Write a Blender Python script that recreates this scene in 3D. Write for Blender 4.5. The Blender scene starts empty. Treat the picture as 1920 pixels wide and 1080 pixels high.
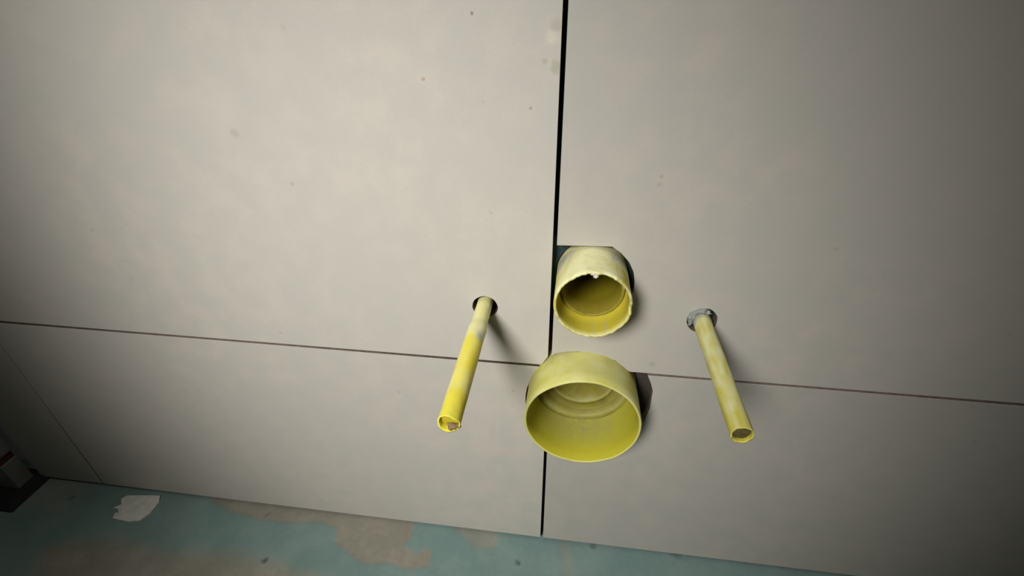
import bpy, bmesh, math, random
import numpy as np
from mathutils import Matrix, Vector, noise

scene = bpy.context.scene
C = scene.collection

# ------------------------------------------------------------------ camera
cam_data = bpy.data.cameras.new('camera')
cam_data.sensor_width = 36.0
cam_data.lens = 888.0 / 1920.0 * 36.0
cam_data.clip_start = 0.005
cam = bpy.data.objects.new('camera', cam_data)
C.objects.link(cam)
cam.matrix_world = Matrix((
    (0.99155372, -0.06228353, 0.11376282, 0.01096),
    (0.12946298, 0.52793805, -0.83935734, -0.33037),
    (-0.00778159, 0.84699597, 0.53154235, 0.29145),
    (0, 0, 0, 1)))
scene.camera = cam

# ------------------------------------------------------------------ light
world = bpy.data.worlds.new('room_light')
scene.world = world
world.use_nodes = True
bg = world.node_tree.nodes['Background']
bg.inputs['Color'].default_value = (1.0, 0.97, 0.92, 1)
bg.inputs['Strength'].default_value = 0.008


def lamp(name, loc, target, size, power, col):
    d = bpy.data.lights.new(name, 'AREA')
    d.shape = 'DISK'
    d.size = size
    d.energy = power
    d.color = col
    o = bpy.data.objects.new(name, d)
    C.objects.link(o)
    o.location = loc
    o.rotation_euler = (Vector(target) - Vector(loc)).to_track_quat('-Z', 'Y').to_euler()
    return o


def spot(name, loc, target, angle, radius, power, col):
    d = bpy.data.lights.new(name, 'SPOT')
    d.spot_size = math.radians(angle)
    d.spot_blend = 1.0
    d.shadow_soft_size = radius
    d.energy = power
    d.color = col
    o = bpy.data.objects.new(name, d)
    C.objects.link(o)
    o.location = loc
    o.rotation_euler = (Vector(target) - Vector(loc)).to_track_quat('-Z', 'Y').to_euler()
    return o


spot('work_light', (-0.335, -0.926, 0.69), (-0.098, 0.0, 0.026), 46.3, 0.165, 65.5, (1.0, 0.98, 0.955))
lamp('ceiling_lamp', (-0.1, -0.30, 1.45), (-0.15, -0.2, -0.28), 0.30, 1.7, (1.0, 0.98, 0.93))

vs = scene.view_settings
vs.view_transform = 'Standard'
vs.look = 'None'
vs.gamma = 1.0
vs.use_curve_mapping = False
vs.exposure = 0.0

FLOOR_Z = -0.2800


# ------------------------------------------------------------------ material helpers
class NT:
    def __init__(self, name):
        m = bpy.data.materials.new(name)
        m.use_nodes = True
        self.m = m
        self.t = m.node_tree
        self.p = self.t.nodes['Principled BSDF']
        self.out = self.t.nodes['Material Output']

    def n(self, kind, **kw):
        nd = self.t.nodes.new(kind)
        for k, v in kw.items():
            setattr(nd, k, v)
        return nd

    def link(self, a, b):
        self.t.links.new(a, b)

    def put(self, sock, v):
        if hasattr(v, 'is_output'):
            self.link(v, sock)
        else:
            sock.default_value = v

    def coords(self):
        return self.n('ShaderNodeTexCoord').outputs['Object']

    def noise(self, vec, scale, detail=4.0, rough=0.55):
        nd = self.n('ShaderNodeTexNoise')
        nd.inputs['Scale'].default_value = scale
        nd.inputs['Detail'].default_value = detail
        nd.inputs['Roughness'].default_value = rough
        self.put(nd.inputs['Vector'], vec)
        return nd.outputs['Fac']

    def ramp(self, fac, lo, hi, a=0.0, b=1.0):
        nd = self.n('ShaderNodeMapRange')
        nd.clamp = True
        nd.interpolation_type = 'SMOOTHSTEP'
        self.put(nd.inputs['Value'], fac)
        nd.inputs['From Min'].default_value = lo
        nd.inputs['From Max'].default_value = hi
        nd.inputs['To Min'].default_value = a
        nd.inputs['To Max'].default_value = b
        return nd.outputs['Result']

    def mix(self, fac, a, b, mode='MIX'):
        nd = self.n('ShaderNodeMix', data_type='RGBA', blend_type=mode)
        self.put(nd.inputs['Factor'], fac)
        for s, v in ((nd.inputs[6], a), (nd.inputs[7], b)):
            if isinstance(v, tuple) and len(v) == 3:
                v = v + (1.0,)
            self.put(s, v)
        return nd.outputs[2]

    def math(self, op, a, b=0.0):
        nd = self.n('ShaderNodeMath', operation=op)
        self.put(nd.inputs[0], a)
        self.put(nd.inputs[1], b)
        return nd.outputs[0]

    def attr(self, name):
        nd = self.n('ShaderNodeAttribute')
        nd.attribute_name = name
        return nd.outputs['Fac']

    def bump(self, h, strength, dist):
        nd = self.n('ShaderNodeBump')
        nd.inputs['Strength'].default_value = strength
        nd.inputs['Distance'].default_value = dist
        self.put(nd.inputs['Height'], h)
        self.link(nd.outputs['Normal'], self.p.inputs['Normal'])


def mat_tile():
    m = NT('porcelain_tile')
    co = m.coords()
    big = m.noise(co, 7.0, 5.0, 0.6)
    mid = m.noise(co, 38.0, 5.0, 0.6)
    fine = m.noise(co, 900.0, 2.0, 0.5)
    c = m.mix(m.ramp(big, 0.32, 0.68), (0.56, 0.525, 0.465), (0.605, 0.555, 0.48))
    c = m.mix(m.ramp(mid, 0.35, 0.65, 0.0, 0.8), c, (0.525, 0.515, 0.45))
    c = m.mix(m.ramp(fine, 0.25, 0.75, 0.0, 0.3), c, (0.46, 0.43, 0.38))
    # sparse little pits and specks of the glaze
    vo = m.n('ShaderNodeTexVoronoi', feature='F1')
    vo.inputs['Scale'].default_value = 46.0
    m.link(co, vo.inputs['Vector'])
    sp = m.ramp(vo.outputs['Distance'], 0.03, 0.11, 1.0, 0.0)
    gate = m.ramp(m.noise(co, 14.0, 2.0), 0.52, 0.62)
    c = m.mix(m.math('MULTIPLY', m.math('MULTIPLY', sp, gate), 0.4), c, (0.36, 0.30, 0.22))
    # single marks: (x, z, radius, colour, strength)
    for x, z, r, col, k in (
            (-0.0571, 0.2799, 0.0013, (0.16, 0.14, 0.11), 0.75),
            (-0.0923, 0.2422, 0.0016, (0.38, 0.27, 0.17), 0.6),
            (-0.0075, 0.2669, 0.0050, (0.66, 0.63, 0.50), 0.7),
            (-0.0050, 0.2735, 0.0045, (0.42, 0.40, 0.33), 0.5),
            (-0.0035, 0.2500, 0.0050, (0.37, 0.39, 0.25), 0.6),
            (-0.0522, 0.2288, 0.0012, (0.45, 0.38, 0.25), 0.6),
            (-0.0201, 0.2249, 0.0013, (0.32, 0.26, 0.20), 0.6),
            (-0.2413, 0.2031, 0.0040, (0.42, 0.38, 0.33), 0.5),
            (-0.2058, 0.1653, 0.0022, (0.40, 0.36, 0.31), 0.5),
            (-0.1500, -0.0500, 0.0025, (0.40, 0.36, 0.31), 0.4),
            (0.0900, 0.0120, 0.0035, (0.40, 0.36, 0.30), 0.45)):
        d = m.n('ShaderNodeVectorMath', operation='DISTANCE')
        m.link(co, d.inputs[0])
        d.inputs[1].default_value = (x, 0.0, z)
        dd = m.math('ADD', d.outputs['Value'], m.math('MULTIPLY', m.math('SUBTRACT', m.noise(co, 260.0, 2.0), 0.5), r * 1.4))
        c = m.mix(m.ramp(dd, r * 0.35, r * 1.15, k, 0.0), c, col)
    oi = m.n('ShaderNodeObjectInfo')
    c = m.mix(1.0, c, oi.outputs['Color'], 'MULTIPLY')
    m.link(c, m.p.inputs['Base Color'])
    m.p.inputs['Roughness'].default_value = 0.62
    m.p.inputs['Specular IOR Level'].default_value = 0.3
    m.bump(m.math('ADD', m.math('MULTIPLY', fine, 0.5), mid), 0.12, 0.0006)
    return m.m


def mat_backing():
    m = NT('membrane_behind_tiles')
    co = m.coords()
    sep = m.n('ShaderNodeSeparateXYZ')
    m.link(co, sep.inputs[0])
    up = m.ramp(m.math('ADD', sep.outputs['Z'], m.math('MULTIPLY', m.noise(co, 60.0), 0.03)), 0.045, 0.06)
    c = m.mix(up, (0.05, 0.036, 0.028), (0.012, 0.035, 0.036))
    c = m.mix(m.ramp(m.noise(co, 150.0), 0.4, 0.75, 0.0, 0.5), c, (0.03, 0.03, 0.025))
    m.link(c, m.p.inputs['Base Color'])
    m.p.inputs['Roughness'].default_value = 0.8
    m.bump(m.noise(co, 300.0), 0.4, 0.001)
    return m.m


def mat_floor():
    m = NT('waterproof_coating_on_screed')
    co = m.coords()
    n1 = m.noise(co, 22.0, 5.0, 0.6)
    n2 = m.noise(co, 170.0, 4.0, 0.6)
    teal = m.mix(m.ramp(n1, 0.3, 0.7), (0.175, 0.27, 0.252), (0.225, 0.315, 0.288))
    teal = m.mix(m.ramp(n2, 0.35, 0.8, 0.0, 0.35), teal, (0.25, 0.33, 0.30))
    bare = m.mix(m.ramp(n1, 0.35, 0.7), (0.29, 0.265, 0.205), (0.36, 0.325, 0.26))
    bare = m.mix(m.ramp(n2, 0.3, 0.8, 0.0, 0.4), bare, (0.22, 0.20, 0.15))
    c = m.mix(m.attr('bare'), teal, bare)
    c = m.mix(m.attr('stain'), c, (0.06, 0.085, 0.075))
    m.link(c, m.p.inputs['Base Color'])
    m.p.inputs['Roughness'].default_value = 0.7
    m.p.inputs['Specular IOR Level'].default_value = 0.25
    m.bump(m.math('ADD', n2, m.math('MULTIPLY', n1, 0.5)), 0.25, 0.001)
    return m.m


def mat_yellow(name, base, pale, grime, trans=0.16):
    """polyethylene sleeve: 'dust' = pale film of plaster, 'smear' = grey mortar"""
    m = NT(name)
    co = m.coords()
    n1 = m.noise(co, 130.0, 4.0, 0.6)
    n2 = m.noise(co, 420.0, 3.0, 0.6)
    c = m.mix(m.ramp(n1, 0.35, 0.75, 0.0, 0.25), base, tuple(b * 0.8 for b in base))
    dust = m.math('MULTIPLY', m.attr('dust'), m.ramp(n1, 0.15, 0.6, 0.55, 1.0))
    c = m.mix(dust, c, pale)
    c = m.mix(m.math('MULTIPLY', m.attr('smear'), m.ramp(n2, 0.3, 0.55, 0.5, 1.0)), c, grime)
    m.link(c, m.p.inputs['Base Color'])
    m.p.inputs['Roughness'].default_value = 0.5
    m.p.inputs['Specular IOR Level'].default_value = 0.3
    m.bump(m.math('ADD', n2, n1), 0.2, 0.0006)
    tr = m.n('ShaderNodeBsdfTranslucent')
    m.link(c, tr.inputs['Color'])
    mx = m.n('ShaderNodeMixShader')
    mx.inputs[0].default_value = trans
    m.link(m.p.outputs[0], mx.inputs[1])
    m.link(tr.outputs[0], mx.inputs[2])
    m.link(mx.outputs[0], m.out.inputs['Surface'])
    return m.m


def mat_simple(name, a, b, scale, rough=0.8, bump=0.3, dist=0.001):
    m = NT(name)
    co = m.coords()
    n1 = m.noise(co, scale, 4.0, 0.6)
    m.link(m.mix(m.ramp(n1, 0.3, 0.7), a, b), m.p.inputs['Base Color'])
    m.p.inputs['Roughness'].default_value = rough
    m.bump(n1, bump, dist)
    return m.m


TILE = mat_tile()
BACK = mat_backing()
FLOORM = mat_floor()
PLASTER = mat_simple('raw_wall_plaster', (0.10, 0.095, 0.085), (0.16, 0.15, 0.135), 40.0)
MORTAR = mat_simple('grey_mortar', (0.22, 0.235, 0.215), (0.36, 0.37, 0.335), 300.0)
BODY = mat_simple('tile_body_cut_edge', (0.13, 0.10, 0.075), (0.19, 0.15, 0.115), 200.0)
CRUMB = mat_simple('white_plaster', (0.62, 0.58, 0.5), (0.75, 0.71, 0.62), 500.0)
PAPER = mat_simple('white_paper', (0.66, 0.66, 0.58), (0.78, 0.77, 0.69), 90.0, 0.85, 0.4)
BROWN = mat_simple('brown_debris', (0.16, 0.105, 0.04), (0.27, 0.19, 0.09), 500.0)
METAL = mat_simple('dull_grey_paint', (0.20, 0.205, 0.18), (0.26, 0.26, 0.23), 60.0, 0.6)
RED = mat_simple('red_brown_band', (0.09, 0.02, 0.012), (0.12, 0.03, 0.02), 80.0, 0.7)
RUBBER = mat_simple('black_rubber', (0.012, 0.011, 0.012), (0.02, 0.018, 0.018), 120.0, 0.8)
YFLUSH = mat_yellow('yellow_plastic_flush', (0.66, 0.56, 0.025), (0.93, 0.92, 0.54), (0.47, 0.48, 0.42))
YDRAIN = mat_yellow('yellow_plastic_drain', (0.60, 0.55, 0.02), (0.80, 0.79, 0.34), (0.38, 0.36, 0.16))
YINNER = mat_yellow('shaded_grimy_inner_pipe', (0.21, 0.165, 0.006), (0.36, 0.31, 0.06), (0.10, 0.075, 0.01), 0.05)  # shade deep in the sleeve painted as darker plastic, grime spots on top
YCAP = mat_yellow('shaded_dusty_yellow_cap', (0.23, 0.20, 0.008), (0.42, 0.40, 0.13), (0.17, 0.15, 0.05), 0.05)  # dusty cap, its yellow darkened to paint in the shade of the recess
DARKPLUG = mat_simple('dark_olive_plug', (0.06, 0.05, 0.008), (0.13, 0.10, 0.03), 500.0)
YPLUG = mat_simple('yellow_plug', (0.42, 0.35, 0.012), (0.50, 0.42, 0.02), 300.0, 0.6, 0.2)
YROD = mat_yellow('yellow_plastic_bolt', (0.92, 0.82, 0.08), (0.88, 0.86, 0.50), (0.46, 0.50, 0.54))
YROD2 = mat_yellow('yellow_plastic_bolt_dusty', (0.66, 0.59, 0.09), (0.80, 0.79, 0.46), (0.36, 0.38, 0.36))


# ------------------------------------------------------------------ object helpers
def link(name, me, mat, parent=None, smooth=False):
    o = bpy.data.objects.new(name, me)
    C.objects.link(o)
    if mat is not None:
        me.materials.append(mat)
    if parent is not None:
        o.parent = parent
    if smooth:
        me.polygons.foreach_set('use_smooth', [True] * len(me.polygons))
        me.update()
    return o


def tag(o, label, cat, group=None):
    o['label'] = label
    o['category'] = cat
    if group:
        o['group'] = group
    return o


def structure(o, label, cat):
    o['kind'] = 'structure'
    o['label'] = label
    o['category'] = cat
    return o


def slab(outline, holes, y0, thick, bevel):
    """outline and holes in wall coordinates (x, z); a slab from y0 to y0 + thick"""
    cu = bpy.data.curves.new('outline', 'CURVE')
    cu.dimensions = '2D'
    cu.fill_mode = 'BOTH'
    cu.extrude = thick / 2 - bevel
    cu.bevel_depth = bevel
    cu.bevel_resolution = 1
    cu.offset = -bevel
    for poly in [outline] + holes:
        sp = cu.splines.new('POLY')
        sp.points.add(len(poly) - 1)
        for q, (x, z) in zip(sp.points, poly):
            q.co = (x, z, 0, 1)
        sp.use_cyclic_u = True
    tmp = bpy.data.objects.new('outline', cu)
    C.objects.link(tmp)
    bpy.context.view_layer.update()
    me = bpy.data.meshes.new_from_object(tmp.evaluated_get(bpy.context.evaluated_depsgraph_get()))
    bpy.data.objects.remove(tmp)
    me.transform(Matrix(((1, 0, 0, 0), (0, 0, -1, y0 + thick / 2), (0, 1, 0, 0), (0, 0, 0, 1))))
    me.materials.clear()
    return me


def arc(cx, cz, r, a0, a1, n):
    return [(cx + r * math.cos(math.radians(a0 + (a1 - a0) * i / n)),
             cz + r * math.sin(math.radians(a0 + (a1 - a0) * i / n))) for i in range(n + 1)]


def ring(cx, cz, r, n=36, wob=0.0, seed=0):
    rnd = random.Random(seed)
    ph = [rnd.uniform(0, 6.28) for _ in range(3)]
    out = []
    for i in range(n):
        a = 2 * math.pi * i / n
        rr = r * (1 + wob * (math.sin(2 * a + ph[0]) + 0.6 * math.sin(3 * a + ph[1]) + 0.4 * math.sin(7 * a + ph[2])))
        out.append((cx + rr * math.cos(a), cz + rr * math.sin(a)))
    return out


def lathe(profile, seg, wob, dust, smear, seed=0, close_end=True):
    """profile: list of (y, r) relative to the axis (the axis is the world Y axis).
    wob(theta, y, i) -> (dy, dr); dust / smear (theta, y, i) -> 0..1"""
    verts, faces, du, sm = [], [], [], []
    n = len(profile)
    for i, (y, r) in enumerate(profile):
        for k in range(seg):
            th = 2 * math.pi * k / seg
            dy, dr = wob(th, y, i)
            verts.append(((r + dr) * math.cos(th), y + dy, (r + dr) * math.sin(th)))
            du.append(max(0.0, min(1.0, dust(th, y, i))))
            sm.append(max(0.0, min(1.0, smear(th, y, i))))
    for i in range(n - 1):
        for k in range(seg):
            k2 = (k + 1) % seg
            faces.append((i * seg + k, i * seg + k2, (i + 1) * seg + k2, (i + 1) * seg + k))
    if close_end:
        verts.append((0, profile[-1][0], 0))
        du.append(0.3)
        sm.append(0.0)
        for k in range(seg):
            faces.append(((n - 1) * seg + k, (n - 1) * seg + (k + 1) % seg, len(verts) - 1))
    me = bpy.data.meshes.new('lathe')
    me.from_pydata(verts, [], faces)
    for nm, vals in (('dust', du), ('smear', sm)):
        me.attributes.new(nm, 'FLOAT', 'POINT').data.foreach_set('value', vals)
    bm = bmesh.new()
    bm.from_mesh(me)
    bmesh.ops.recalc_face_normals(bm, faces=bm.faces)
    bm.to_mesh(me)
    bm.free()
    me.update()
    return me


def lump(name, mat, parent, loc, size, amp, freq, seed, sub=3):
    bm = bmesh.new()
    bmesh.ops.create_icosphere(bm, subdivisions=sub, radius=1.0)
    for v in bm.verts:
        d = 1 + amp * noise.noise(v.co * freq + Vector((seed, seed * 1.7, 0)))
        v.co = Vector((v.co.x * size[0] * d, v.co.y * size[1] * d, v.co.z * size[2] * d))
    me = bpy.data.meshes.new(name)
    bm.to_mesh(me)
    bm.free()
    o = link(name, me, mat, parent, True)
    o.location = loc
    return o


def box_mesh(x0, x1, y0, y1, z0, z1, bevel=0.0, taper=0.0):
    bm = bmesh.new()
    bmesh.ops.create_cube(bm, size=1.0)
    for v in bm.verts:
        top = v.co.z > 0
        s = 1.0 - taper if top else 1.0
        v.co = Vector(((x0 + x1) / 2 + v.co.x * (x1 - x0) * s, (y0 + y1) / 2 + v.co.y * (y1 - y0) * s, z1 if top else z0))
    if bevel:
        bmesh.ops.bevel(bm, geom=list(bm.edges), offset=bevel, segments=2, affect='EDGES', profile=0.5)
    me = bpy.data.meshes.new('box')
    bm.to_mesh(me)
    bm.free()
    return me


def nz(x, y, z=0.0):
    return noise.noise(Vector((x, y, z)))


# ------------------------------------------------------------------ positions of the pipes on the wall
FL = (0.0310, 0.0947, 0.0285)      # flush pipe sleeve: x, z, radius
DR = (0.0320, -0.0310, 0.0508)     # drain sleeve
BL = (-0.0582, 0.0618, 0.0074)     # bolt sleeve, intact
BR = (0.1218, 0.0632, 0.0070)      # bolt sleeve, dusty

# ------------------------------------------------------------------ wall with tiles
Z_BOT = -0.2757
back_outline = [(-0.697, -0.274), (1.2, -0.274), (1.2, 1.2), (-0.697, 1.2)]
wall_back = link('wall_back', slab(
    back_outline, [ring(FL[0], FL[1], FL[2] + 0.0012), ring(DR[0], DR[1], DR[2] + 0.0012, 48),
                   ring(BL[0], BL[1], 0.0089, 24), ring(BR[0], BR[1], 0.0086, 24)], 0.0122, 0.012, 0.0), BACK)
structure(wall_back, 'tiled wall with yellow pipe sleeves coming out of cut tiles', 'wall')

ur = [(0.6, 0.0013), (0.6, 1.2), (0.0016, 1.2), (0.0016, 0.1239), (0.0438, 0.1252), (0.0512, 0.1199), (0.0581, 0.1124),
      (0.0624, 0.1041), (0.0645, 0.0945), (0.0648, 0.0854)]
ur += arc(FL[0], FL[1], 0.0325, -25, -155, 14)[0:]
ur += [(0.0016, 0.0800), (0.0016, 0.0135), (0.0075, 0.0165), (0.0160, 0.0190), (0.0253, 0.0201), (0.0360, 0.0190),
       (0.0457, 0.0167), (0.0582, 0.0131), (0.0660, 0.0062), (0.0717, 0.0013)]
ul = [(-0.0016, 1.2), (-0.6, 1.2), (-0.6, 0.0013), (-0.0073, 0.0013), (-0.0016, 0.0112)]
a_left = 180 + math.degrees(math.acos(0.0336 / 0.0538))
ll = [(-0.0078, -0.0013), (-0.6, -0.0013), (-0.6, Z_BOT), (-0.0016, Z_BOT)]
ll += arc(DR[0], DR[1], 0.0538, a_left, 205, 8) + [(-0.0217, -0.0489), (-0.0215, -0.0390), (-0.0203, -0.0296), (-0.0180, -0.0210), (-0.0145, -0.0134)]
a_l2 = 180 + math.degrees(math.acos(0.0304 / 0.0538))
lr = [(0.6, -0.0013), (0.0882, -0.0013), (0.0920, -0.0100), (0.0952, -0.0194), (0.0959, -0.0412), (0.0931, -0.0595), (0.0840, -0.0680)]
lr += arc(DR[0], DR[1], 0.0538, 310, a_l2, 12) + [(0.0016, Z_BOT), (0.6, Z_BOT)]


def rect(x0, x1, z0, z1):
    return [(x0, z0), (x1, z0), (x1, z1), (x0, z1)]


tiles = [
    (ul, [ring(-0.0573, 0.0614, 0.0109, 36, 0.02, 3)], 1.0),
    (ur, [ring(0.1226, 0.0620, 0.0121, 36, 0.025, 5)], 0.89),
    (ll, [], 0.97),
    (lr, [], 0.83),
    (rect(-0.697, -0.6012, 0.0013, 1.2), [], 0.95),
    (rect(-0.697, -0.6012, Z_BOT, -0.0013), [], 0.95),
    (rect(0.6020, 1.2, 0.0013, 1.2), [], 0.9),
    (rect(0.6020, 1.2, Z_BOT, -0.0013), [], 0.9),
]
for outline, holes, shade in tiles:
    t = link('tile', slab(outline, holes, 0.0, 0.0120, 0.0002), TILE, wall_back)
    t.color = (shade, shade, shade, 1)
    t.data.materials.append(BODY)
    for f in t.data.polygons:
        if abs(f.normal.y) < 0.3:
            f.material_index = 1

wall_left = link('wall_left', box_mesh(-0.84, -0.765, -1.2, 0.02, FLOOR_Z, 1.2), PLASTER)
structure(wall_left, 'dark unfinished plaster wall beside the tiled wall', 'wall')

# ------------------------------------------------------------------ floor
xs = np.unique(np.concatenate([np.arange(-0.765, 0.60, 0.0022), np.linspace(0.60, 1.2, 16)]))
ys = np.unique(np.concatenate([np.linspace(-1.2, -0.19, 24), np.arange(-0.19, 0.0243, 0.0022)]))
GX, GY = np.meshgrid(xs, ys)
px, py = GX.ravel(), GY.ravel()


def np_noise(x, y, f, seed, octs=3):
    """value noise on numpy arrays"""
    tot = np.zeros_like(x)
    amp, norm = 1.0, 0.0
    for k in range(octs):
        rng = np.random.default_rng(seed + k)
        g = rng.random((256, 256))
        u, v = x * f + 37.0, y * f + 53.0
        iu, iv = np.floor(u).astype(int), np.floor(v).astype(int)
        fu, fv = u - iu, v - iv
        fu, fv = fu * fu * (3 - 2 * fu), fv * fv * (3 - 2 * fv)
        a, b = g[iu % 256, iv % 256], g[(iu + 1) % 256, iv % 256]
        c, d = g[iu % 256, (iv + 1) % 256], g[(iu + 1) % 256, (iv + 1) % 256]
        tot += amp * ((a * (1 - fu) + b * fu) * (1 - fv) + (c * (1 - fu) + d * fu) * fv)
        norm += amp
        amp *= 0.5
        f *= 2.1
    return tot / norm - 0.5


def poly_dist(x, y, poly):
    """signed distance, positive inside"""
    best = np.full_like(x, 1e9)
    inside = np.zeros(x.shape, bool)
    n = len(poly)
    for i in range(n):
        (x0, y0), (x1, y1) = poly[i], poly[(i + 1) % n]
        dx, dy = x1 - x0, y1 - y0
        t = np.clip(((x - x0) * dx + (y - y0) * dy) / (dx * dx + dy * dy), 0, 1)
        best = np.minimum(best, np.hypot(x - x0 - t * dx, y - y0 - t * dy))
        if y1 != y0:
            cross = ((y0 > y) != (y1 > y)) & (x < dx * (y - y0) / (y1 - y0) + x0)
            inside ^= cross
    return np.where(inside, best, -best)


def smooth(v, lo, hi):
    t = np.clip((v - lo) / (hi - lo), 0, 1)
    return t * t * (3 - 2 * t)


wobble = np_noise(px, py, 70.0, 11) * 0.010
bare = np.zeros_like(px)
patches = [
    ([(-0.4418, 0.02), (-0.4418, -0.0006), (-0.4142, -0.0126), (-0.3652, -0.0191), (-0.3213, -0.0194), (-0.2815, -0.013),
      (-0.2541, -0.0181), (-0.2512, -0.0349), (-0.2314, -0.0455), (-0.2034, -0.0565), (-0.176, -0.0511), (-0.1547, -0.0564),
      (-0.131, -0.0498), (-0.1289, -0.0293), (-0.1434, -0.0299), (-0.1475, -0.0381), (-0.1671, -0.0289), (-0.1599, -0.02),
      (-0.1619, 0.0), (-0.1619, 0.02)], 0.003, 0.9, 0.35),
    ([(-0.1112, 0.02), (-0.1112, 0.0013), (-0.0797, -0.0199), (-0.0569, -0.0189), (-0.0529, -0.0031), (-0.0572, 0.02)], 0.004, 0.65, 0.4),
    ([(-0.50, -0.40), (-0.5223, -0.1745), (-0.5945, -0.1072), (-0.5988, -0.0833), (-0.5416, -0.0667), (-0.4376, -0.0696),
      (-0.3374, -0.0634), (-0.2918, -0.0719), (-0.2208, -0.0836), (-0.1652, -0.129), (-0.10, -0.40)], 0.014, 0.85, 1.2),
    ([(0.0159, 0.02), (0.0244, -0.0132), (0.0304, -0.0602), (0.0396, -0.06), (0.0346, -0.0151), (0.0342, 0.02)], 0.005, 0.45, 0.5),
    ([(-0.70, 0.02), (-0.69, -0.03), (-0.64, -0.05), (-0.62, -0.02), (-0.63, 0.02)], 0.02, 0.5, 1.0),
]
for poly, soft, amount, wk in patches:
    bare = np.maximum(bare, amount * smooth(poly_dist(px, py, poly) + wobble * wk, -soft, soft))
stain = np.zeros_like(px)
for sx, sy, r, k in ((-0.325, -0.0669, 0.0045, 0.75), (-0.0261, -0.0322, 0.0040, 0.75), (0.062, 0.0, 0.006, 0.5), (-0.354, -0.012, 0.004, 0.5),
                     (0.16, 0.004, 0.010, 0.5), (-0.63, -0.022, 0.006, 0.4)):
    d = np.hypot(px - sx, (py - sy)) + np_noise(px, py, 300.0, 23) * 0.005
    stain = np.maximum(stain, k * smooth(-d, -r, -r * 0.3))
pz = FLOOR_Z + np_noise(px, py, 14.0, 5) * 0.0016 - 0.0007 * bare + np_noise(px, py, 120.0, 9) * 0.0004
pz = np.minimum(pz, Z_BOT - 0.0006)
nx, ny = len(xs), len(ys)
idx = np.arange(nx * ny).reshape(ny, nx)
quads = np.stack([idx[:-1, :-1], idx[:-1, 1:], idx[1:, 1:], idx[1:, :-1]], -1).reshape(-1, 4)
fme = bpy.data.meshes.new('floor')
fme.vertices.add(nx * ny)
fme.vertices.foreach_set('co', np.stack([px, py, pz], -1).ravel())
fme.loops.add(quads.size)
fme.loops.foreach_set('vertex_index', quads.ravel().astype(np.int32))
fme.polygons.add(len(quads))
fme.polygons.foreach_set('loop_start', (np.arange(len(quads)) * 4).astype(np.int32))
fme.update(calc_edges=True)
for nm, vals in (('bare', bare), ('stain', stain)):
    fme.attributes.new(nm, 'FLOAT', 'POINT').data.foreach_set('value', vals.astype(np.float32))
floor = link('floor', fme, FLOORM, None, True)
structure(floor, 'screed floor with worn teal waterproof coating below the tiles', 'floor')

# ------------------------------------------------------------------ drain sleeve
TAU = 2 * math.pi


def drain_sleeve():
    x, z, r = DR
    root = bpy.data.objects.new('drain_pipe_sleeve', None)
    C.objects.link(root)
    root.location = (x, 0, z)
    tag(root, 'wide yellow plastic drain sleeve where four cut tiles meet', 'pipe sleeve')
    t = 0.0375
    prof = [(0.050, r), (0.030, r), (0.015, r), (0.006, r), (-0.004, r), (-0.014, r + 0.0002), (-0.026, r + 0.0003), (-t + 0.001, r + 0.0003), (-t, r - 0.0003),
            (-t, r - 0.0014), (-t + 0.001, r - 0.0021), (-0.026, r - 0.0024), (-0.014, r - 0.0030), (-0.002, r - 0.0036), (0.012, r - 0.0040)]

    def wob(th, y, i):
        k = 0.0005 * nz(math.cos(th) * 1.5, math.sin(th) * 1.5, y * 20)
        return (0.0006 * nz(math.cos(th) * 3, math.sin(th) * 3, 5.0) if y < -0.03 else 0.0, k)

    def dust(th, y, i):
        if i <= 8:
            return 0.62 + 0.5 * nz(math.cos(th) * 3, math.sin(th) * 3, y * 90) + 0.15 * math.sin(th)
        return 0.9 if i in (8, 9) else 0.08

    def smear(th, y, i):
        if i <= 8:
            return 0.8 * max(0, nz(math.cos(th) * 4 + 7, math.sin(th) * 4, y * 100)) if y > -0.005 else 0.0
        # dust lying along the bottom of the inside
        low = max(0.0, math.cos(th + math.pi / 2))
        return 0.85 * low ** 1.5 * min(1.0, max(0.0, (y + 0.022) / 0.016)) * (0.8 + 0.5 * nz(math.cos(th) * 6, y * 150, 3.0))

    link('sleeve', lathe(prof, 96, wob, dust, smear, close_end=False), YDRAIN, root, True)
    # closed cap at the back with concentric steps
    cap = [(0.012, r - 0.0042), (0.0122, r - 0.0085), (0.013, r - 0.0098), (0.0200, r - 0.0105), (0.0208, r - 0.0115), (0.0208, r - 0.0190),
           (0.0198, r - 0.0196), (0.0198, r - 0.0215), (0.0235, r - 0.0222), (0.0238, r - 0.030), (0.0238, 0.008)]

    def cdust(th, y, i):
        return 0.75 if i in (1, 2, 6, 7) else 0.25 + 0.4 * nz(math.cos(th) * 4, math.sin(th) * 4, i)

    def csmear(th, y, i):
        return (0.75 if i not in (1, 2, 6, 7) else 0.25) * (0.6 + 0.6 * nz(math.cos(th) * 3, math.sin(th) * 3, i * 0.7))

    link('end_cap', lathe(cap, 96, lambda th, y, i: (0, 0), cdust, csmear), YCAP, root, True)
    lump('dust_nub', MORTAR, root, (0.001, 0.0225, 0.004), (0.0035, 0.0025, 0.0042), 0.5, 1.6, 4.0)


drain_sleeve()


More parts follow.
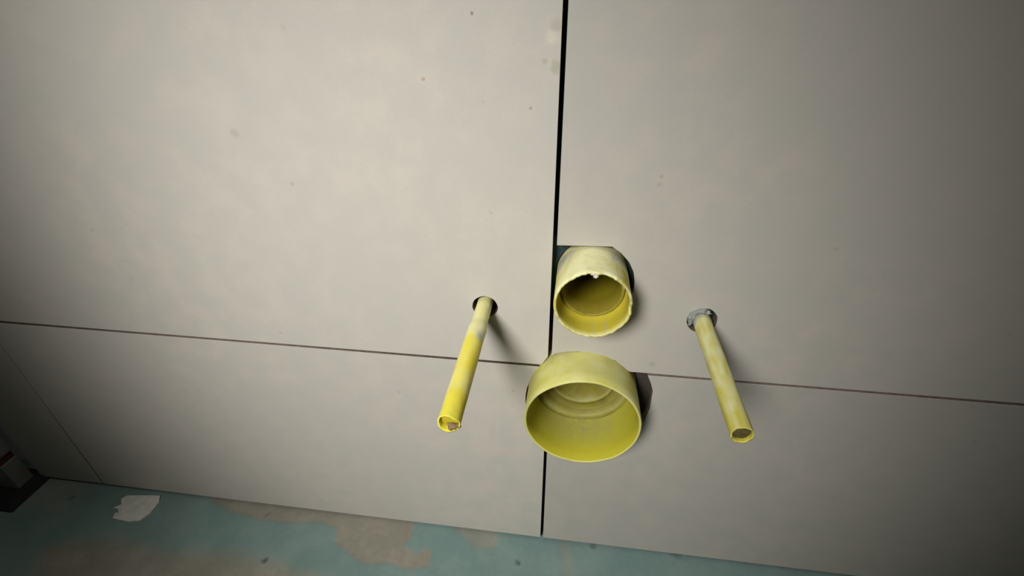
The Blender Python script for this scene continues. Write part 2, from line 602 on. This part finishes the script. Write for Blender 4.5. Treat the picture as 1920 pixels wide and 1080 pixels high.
# ------------------------------------------------------------------ flush pipe sleeve
def flush_sleeve():
    x, z, r = FL
    root = bpy.data.objects.new('flush_pipe_sleeve', None)
    C.objects.link(root)
    root.location = (x, 0, z)
    tag(root, 'yellow flush pipe sleeve with chipped rim and white plaster on top', 'pipe sleeve')
    t = 0.038
    ri = r - 0.0016
    prof = [(0.074, r), (0.030, r), (0.010, r), (0.003, r), (-0.004, r), (-0.010, r), (-0.016, r), (-0.022, r + 0.0001), (-0.028, r + 0.0002), (-0.033, r + 0.0003),
            (-t + 0.0007, r + 0.0004), (-t, r), (-t, ri + 0.0002), (-t + 0.0007, ri - 0.0002), (-0.033, ri - 0.0004), (-0.026, ri - 0.0006), (-0.0175, ri - 0.0008), (-0.0165, ri - 0.0014),
            (-0.0100, ri - 0.0016), (0.030, ri - 0.0018)]
    inner = [(0.028, ri - 0.0022), (-0.0155, ri - 0.0022), (-0.0160, ri - 0.0026), (-0.0160, ri - 0.0040), (-0.0155, ri - 0.0044), (0.002, ri - 0.0046), (0.020, ri - 0.0050), (0.045, ri - 0.0054),
             (0.070, ri - 0.0058), (0.0715, ri - 0.012), (0.0715, 0.004)]

    def wob(th, y, i):
        dy = 0.0
        a = math.degrees(th) % 360
        front = max(0.0, min(1.0, (-y - 0.026) / 0.011))
        if i <= 15:
            # the upper rim is cut back a little, with a step on one side near the level of the axis
            if a < 3 or a > 351:
                dy += 0.0042 * front
            if 3 <= a < 60:
                dy += 0.0026 * front * (1 - (a - 3) / 57)
            dy += front * 0.0011 * nz(math.cos(th) * 9, math.sin(th) * 9, 2.0)
            if 62 < a < 84 or 96 < a < 103:
                dy += 0.0010 * front
        return dy, 0.0004 * nz(math.cos(th) * 2, math.sin(th) * 2, y * 25)

    def dust(th, y, i):
        a = math.degrees(th) % 360
        if i <= 11:
            top = max(0.0, math.sin(th))
            n = nz(math.cos(th) * 3.2 + 3, math.sin(th) * 3.2, y * 70)
            v = 0.34 + 0.80 * top + 0.7 * n
            if 22 < a < 58 and y < -0.010:
                v -= 0.55
            return v
        if i in (12, 13):
            return 0.55
        return 0.06

    def smear(th, y, i):
        a = math.degrees(th) % 360
        v = 0.0
        if i <= 11:
            d1 = math.hypot((a - 52) / 17, (y + 0.004) / 0.008) + 0.5 * nz(a * 0.09, y * 160, 1.0)
            d2 = math.hypot((a - 150) / 28, (y - 0.001) / 0.012) + 0.5 * nz(a * 0.09, y * 160, 8.0)
            d3 = math.hypot((a - 25) / 12, (y + 0.003) / 0.007)
            v = max(0.0, 1.3 - d1, 1.2 - d2, 1.1 - d3)
            v = max(v, 1.0 - math.hypot((a - 100) / 7, (y + 0.031) / 0.003))
        elif i <= 15:
            v = 0.5 * max(0.0, nz(math.cos(th) * 4, math.sin(th) * 4, 6.0)) + (0.35 if 20 < a < 62 else 0)
        else:
            d = math.hypot((a - 70) / 22, (y - 0.006) / 0.004)
            v = max(0.0, 0.8 - d)
        return v

    link('sleeve', lathe(prof, 120, wob, dust, smear, close_end=False), YFLUSH, root, True)

    def ismear(th, y, i):
        a = math.degrees(th) % 360
        return max(0.0, 1.1 - math.hypot((a - 68) / 26, (y + 0.004) / 0.005)) + 0.3 * max(0.0, nz(math.cos(th) * 4, math.sin(th) * 4, y * 60))

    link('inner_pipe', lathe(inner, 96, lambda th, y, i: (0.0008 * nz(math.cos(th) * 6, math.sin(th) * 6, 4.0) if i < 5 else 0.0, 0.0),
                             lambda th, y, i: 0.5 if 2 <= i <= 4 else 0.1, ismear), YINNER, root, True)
    c = lump('plaster_crumb', CRUMB, root, (-0.0010, -t + 0.0012, r - 0.0012), (0.0022, 0.0018, 0.0016), 0.8, 1.8, 2.0)
    lump('plaster_crumb', CRUMB, root, (0.0003, -t + 0.0002, r - 0.0030), (0.0015, 0.0011, 0.0012), 0.8, 1.8, 6.0)
    return root


flush_sleeve()


# ------------------------------------------------------------------ bolt sleeves
def bolt_sleeve(name, label, pos, t, mat, steps, tilt, dust, smear, jag, seed):
    x, z, r = pos
    root = bpy.data.objects.new(name, None)
    C.objects.link(root)
    root.location = (x, 0, z)
    root.rotation_euler = (tilt[0], 0, tilt[1])
    tag(root, label, 'bolt sleeve', 'yellow sleeves on the toilet fixing bolts')
    ys_ = [0.035, 0.02, 0.01, 0.004] + [-0.004 * i for i in range(0, int((t - 0.004) / 0.004))] + [-t + 0.0016, -t + 0.0003, -t]
    prof = [(y, r + steps(y)) for y in ys_]
    n_out = len(prof)
    ri = r - 0.0010
    prof += [(-t, ri), (-t + 0.0010, ri - 0.0002), (-t + 0.0045, ri - 0.0002), (-t + 0.012, ri - 0.0003), (-t + 0.024, ri - 0.0004)]

    def wob(th, y, i):
        f = max(0.0, min(1.0, (-y - (t - 0.010)) / 0.010))
        return f * jag(math.degrees(th) % 360), 0.00045 * nz(math.cos(th) * 1.6 + seed, math.sin(th) * 1.6, y * 70)

    link('sleeve', lathe(prof, 40, wob,
                         lambda th, y, i: dust(math.degrees(th) % 360, y) if i < n_out else 0.0,
                         lambda th, y, i: smear(math.degrees(th) % 360, y) if i < n_out else 0.0, close_end=True), mat, root, True)
    return root


def stepsL(y):
    # a thinner length next to the wall, then the jacket proper
    return -0.0009 * max(0.0, min(1.0, (y + 0.032) / 0.004)) + 0.0001


def dustL(a, y):
    v = 0.30 + 0.5 * nz(a * 0.02, y * 45, 1.0)
    if y > -0.045:
        v += 0.55
    if 120 < a < 215:
        v += 0.35
    if y < -0.05:
        v -= 0.25
    if -0.105 < y < -0.085:
        v += 0.25
    return v


def smearL(a, y):
    d1 = math.hypot((a - 45) / 26, (y + 0.046) / 0.007) + 0.35 * nz(a * 0.07, y * 160, 4.0)
    d2 = math.hypot((a - 25) / 25, (y + 0.008) / 0.009)
    d3 = math.hypot((a - 190) / 40, (y + 0.026) / 0.006)
    return max(0.0, 1.25 - d1, 0.9 - d2, 0.8 - d3)


sl = bolt_sleeve('bolt_sleeve', 'bright yellow bolt sleeve with a bluish smear, clear of the wide sleeves', BL, 0.131, YROD, stepsL, (0.008, 0.008),
                 dustL, smearL, lambda a: 0.0008 * nz(math.cos(math.radians(a)) * 2, math.sin(math.radians(a)) * 2, 3.0) + 0.0012 * math.sin(math.radians(a - 60)) ** 2, 1.0)
lump('inner_plug', YPLUG, sl, (0.0, -0.1262, 0.0), (0.0062, 0.0020, 0.0062), 0.15, 1.5, 2.0)
lump('debris_plug', BROWN, sl, (0.0024, -0.1288, -0.0032), (0.0040, 0.0022, 0.0028), 0.6, 1.5, 3.0)


def dustR(a, y):
    return 0.58 + 0.95 * nz(math.cos(math.radians(a)) * 2.2, math.sin(math.radians(a)) * 2.2, y * 75) - (0.35 if y < -0.095 else 0.0) * (0.4 + 0.6 * (150 < a < 260))


def smearR(a, y):
    v = 1.0 - max(0.0, (-y - 0.004 + 0.004 * math.sin(math.radians(a * 1 + 40))) / 0.006)
    return max(0.0, min(1.0, v))


sr = bolt_sleeve('bolt_sleeve', 'pale dusty yellow bolt sleeve with grey mortar around its base', BR, 0.1195, YROD2, lambda y: 0.0, (0.0, 0.0),
                 dustR, smearR, lambda a: 0.0009 * nz(math.cos(math.radians(a)) * 2, math.sin(math.radians(a)) * 2, 9.0), 4.0)
lump('debris_plug', DARKPLUG, sr, (0.0, -0.1158, -0.0002), (0.0058, 0.0022, 0.0058), 0.3, 1.7, 8.0)
# mortar packed around the dusty sleeve, filling part of the hole
for k, (a, rr, sx, sy, sz) in enumerate(((100, 0.0088, 0.0044, 0.0042, 0.0024), (128, 0.0090, 0.0034, 0.0036, 0.0026), (160, 0.0088, 0.0026, 0.0042, 0.0044),
                                         (68, 0.0078, 0.0034, 0.0034, 0.0016), (195, 0.0084, 0.0022, 0.0034, 0.0040))):
    th = math.radians(a)
    lump('mortar_collar', MORTAR, sr, (rr * math.cos(th), 0.0010, rr * math.sin(th)), (sx, sy, sz), 0.7, 1.9, 11.0 + k)

# ------------------------------------------------------------------ scrap of paper on the floor
pp = [(-0.5122, -0.0055), (-0.5065, -0.0142), (-0.5061, -0.0294), (-0.5118, -0.0405), (-0.5256, -0.0436), (-0.5483, -0.0421),
      (-0.5517, -0.0352), (-0.5476, -0.0346), (-0.5519, -0.0299), (-0.5594, -0.0286), (-0.5534, -0.0232), (-0.5598, -0.0162), (-0.5558, -0.0102)]
bm = bmesh.new()
fine = []
for i, p in enumerate(pp):
    q = pp[(i + 1) % len(pp)]
    for s in range(4):
        f = s / 4
        x_, y_ = p[0] + (q[0] - p[0]) * f, p[1] + (q[1] - p[1]) * f
        j = 0.0006 if s else 0.0003
        fine.append((x_ + j * nz(x_ * 700, y_ * 700), y_ + j * nz(y_ * 700, x_ * 700, 4)))
f_ = bm.faces.new([bm.verts.new((x_, y_, 0)) for x_, y_ in fine])
bmesh.ops.triangulate(bm, faces=[f_])
bmesh.ops.subdivide_edges(bm, edges=list(bm.edges), cuts=2, use_grid_fill=True)
for v in bm.verts:
    v.co.z = FLOOR_Z + 0.0016 + 0.0007 * nz(v.co.x * 60, v.co.y * 60)
ext = bmesh.ops.extrude_face_region(bm, geom=list(bm.faces))
for v in [g for g in ext['geom'] if isinstance(g, bmesh.types.BMVert)]:
    v.co.z -= 0.0014
bmesh.ops.recalc_face_normals(bm, faces=bm.faces)
me = bpy.data.meshes.new('paper_scrap')
bm.to_mesh(me)
bm.free()
tag(link('paper_scrap', me, PAPER), 'torn white scrap lying on the teal floor by the tiles', 'scrap')

# ------------------------------------------------------------------ upright bar in the corner
bar = bpy.data.objects.new('upright_bar', None)
C.objects.link(bar)
bar.location = (-0.722, -0.013, FLOOR_Z)
tag(bar, 'dark grey upright bar with red-brown band standing in the corner', 'bar')


def bar_part(name, dims, mat, bevel, taper=0.0):
    x0, x1, y0, y1, z0, z1 = dims
    ox, oy, oz = bar.location
    return link(name, box_mesh(x0 - ox, x1 - ox, y0 - oy, y1 - oy, z0 - oz, z1 - oz, bevel, taper), mat, bar)


bar_part('bar_body', (-0.742, -0.700, -0.0245, -0.004, FLOOR_Z + 0.010, -0.2265), METAL, 0.0012)
bar_part('band', (-0.740, -0.702, -0.0235, -0.005, -0.2265, -0.2155), RED, 0.0006)
bar_part('bar_body', (-0.742, -0.700, -0.0245, -0.004, -0.2155, 0.30), METAL, 0.0012)
bar_part('foot_and_shadow', (-0.758, -0.686, -0.052, 0.012, FLOOR_Z + 0.0006, FLOOR_Z + 0.010), RUBBER, 0.0015, 0.35)  # black foot, made larger so it also stands in for the shadow around it
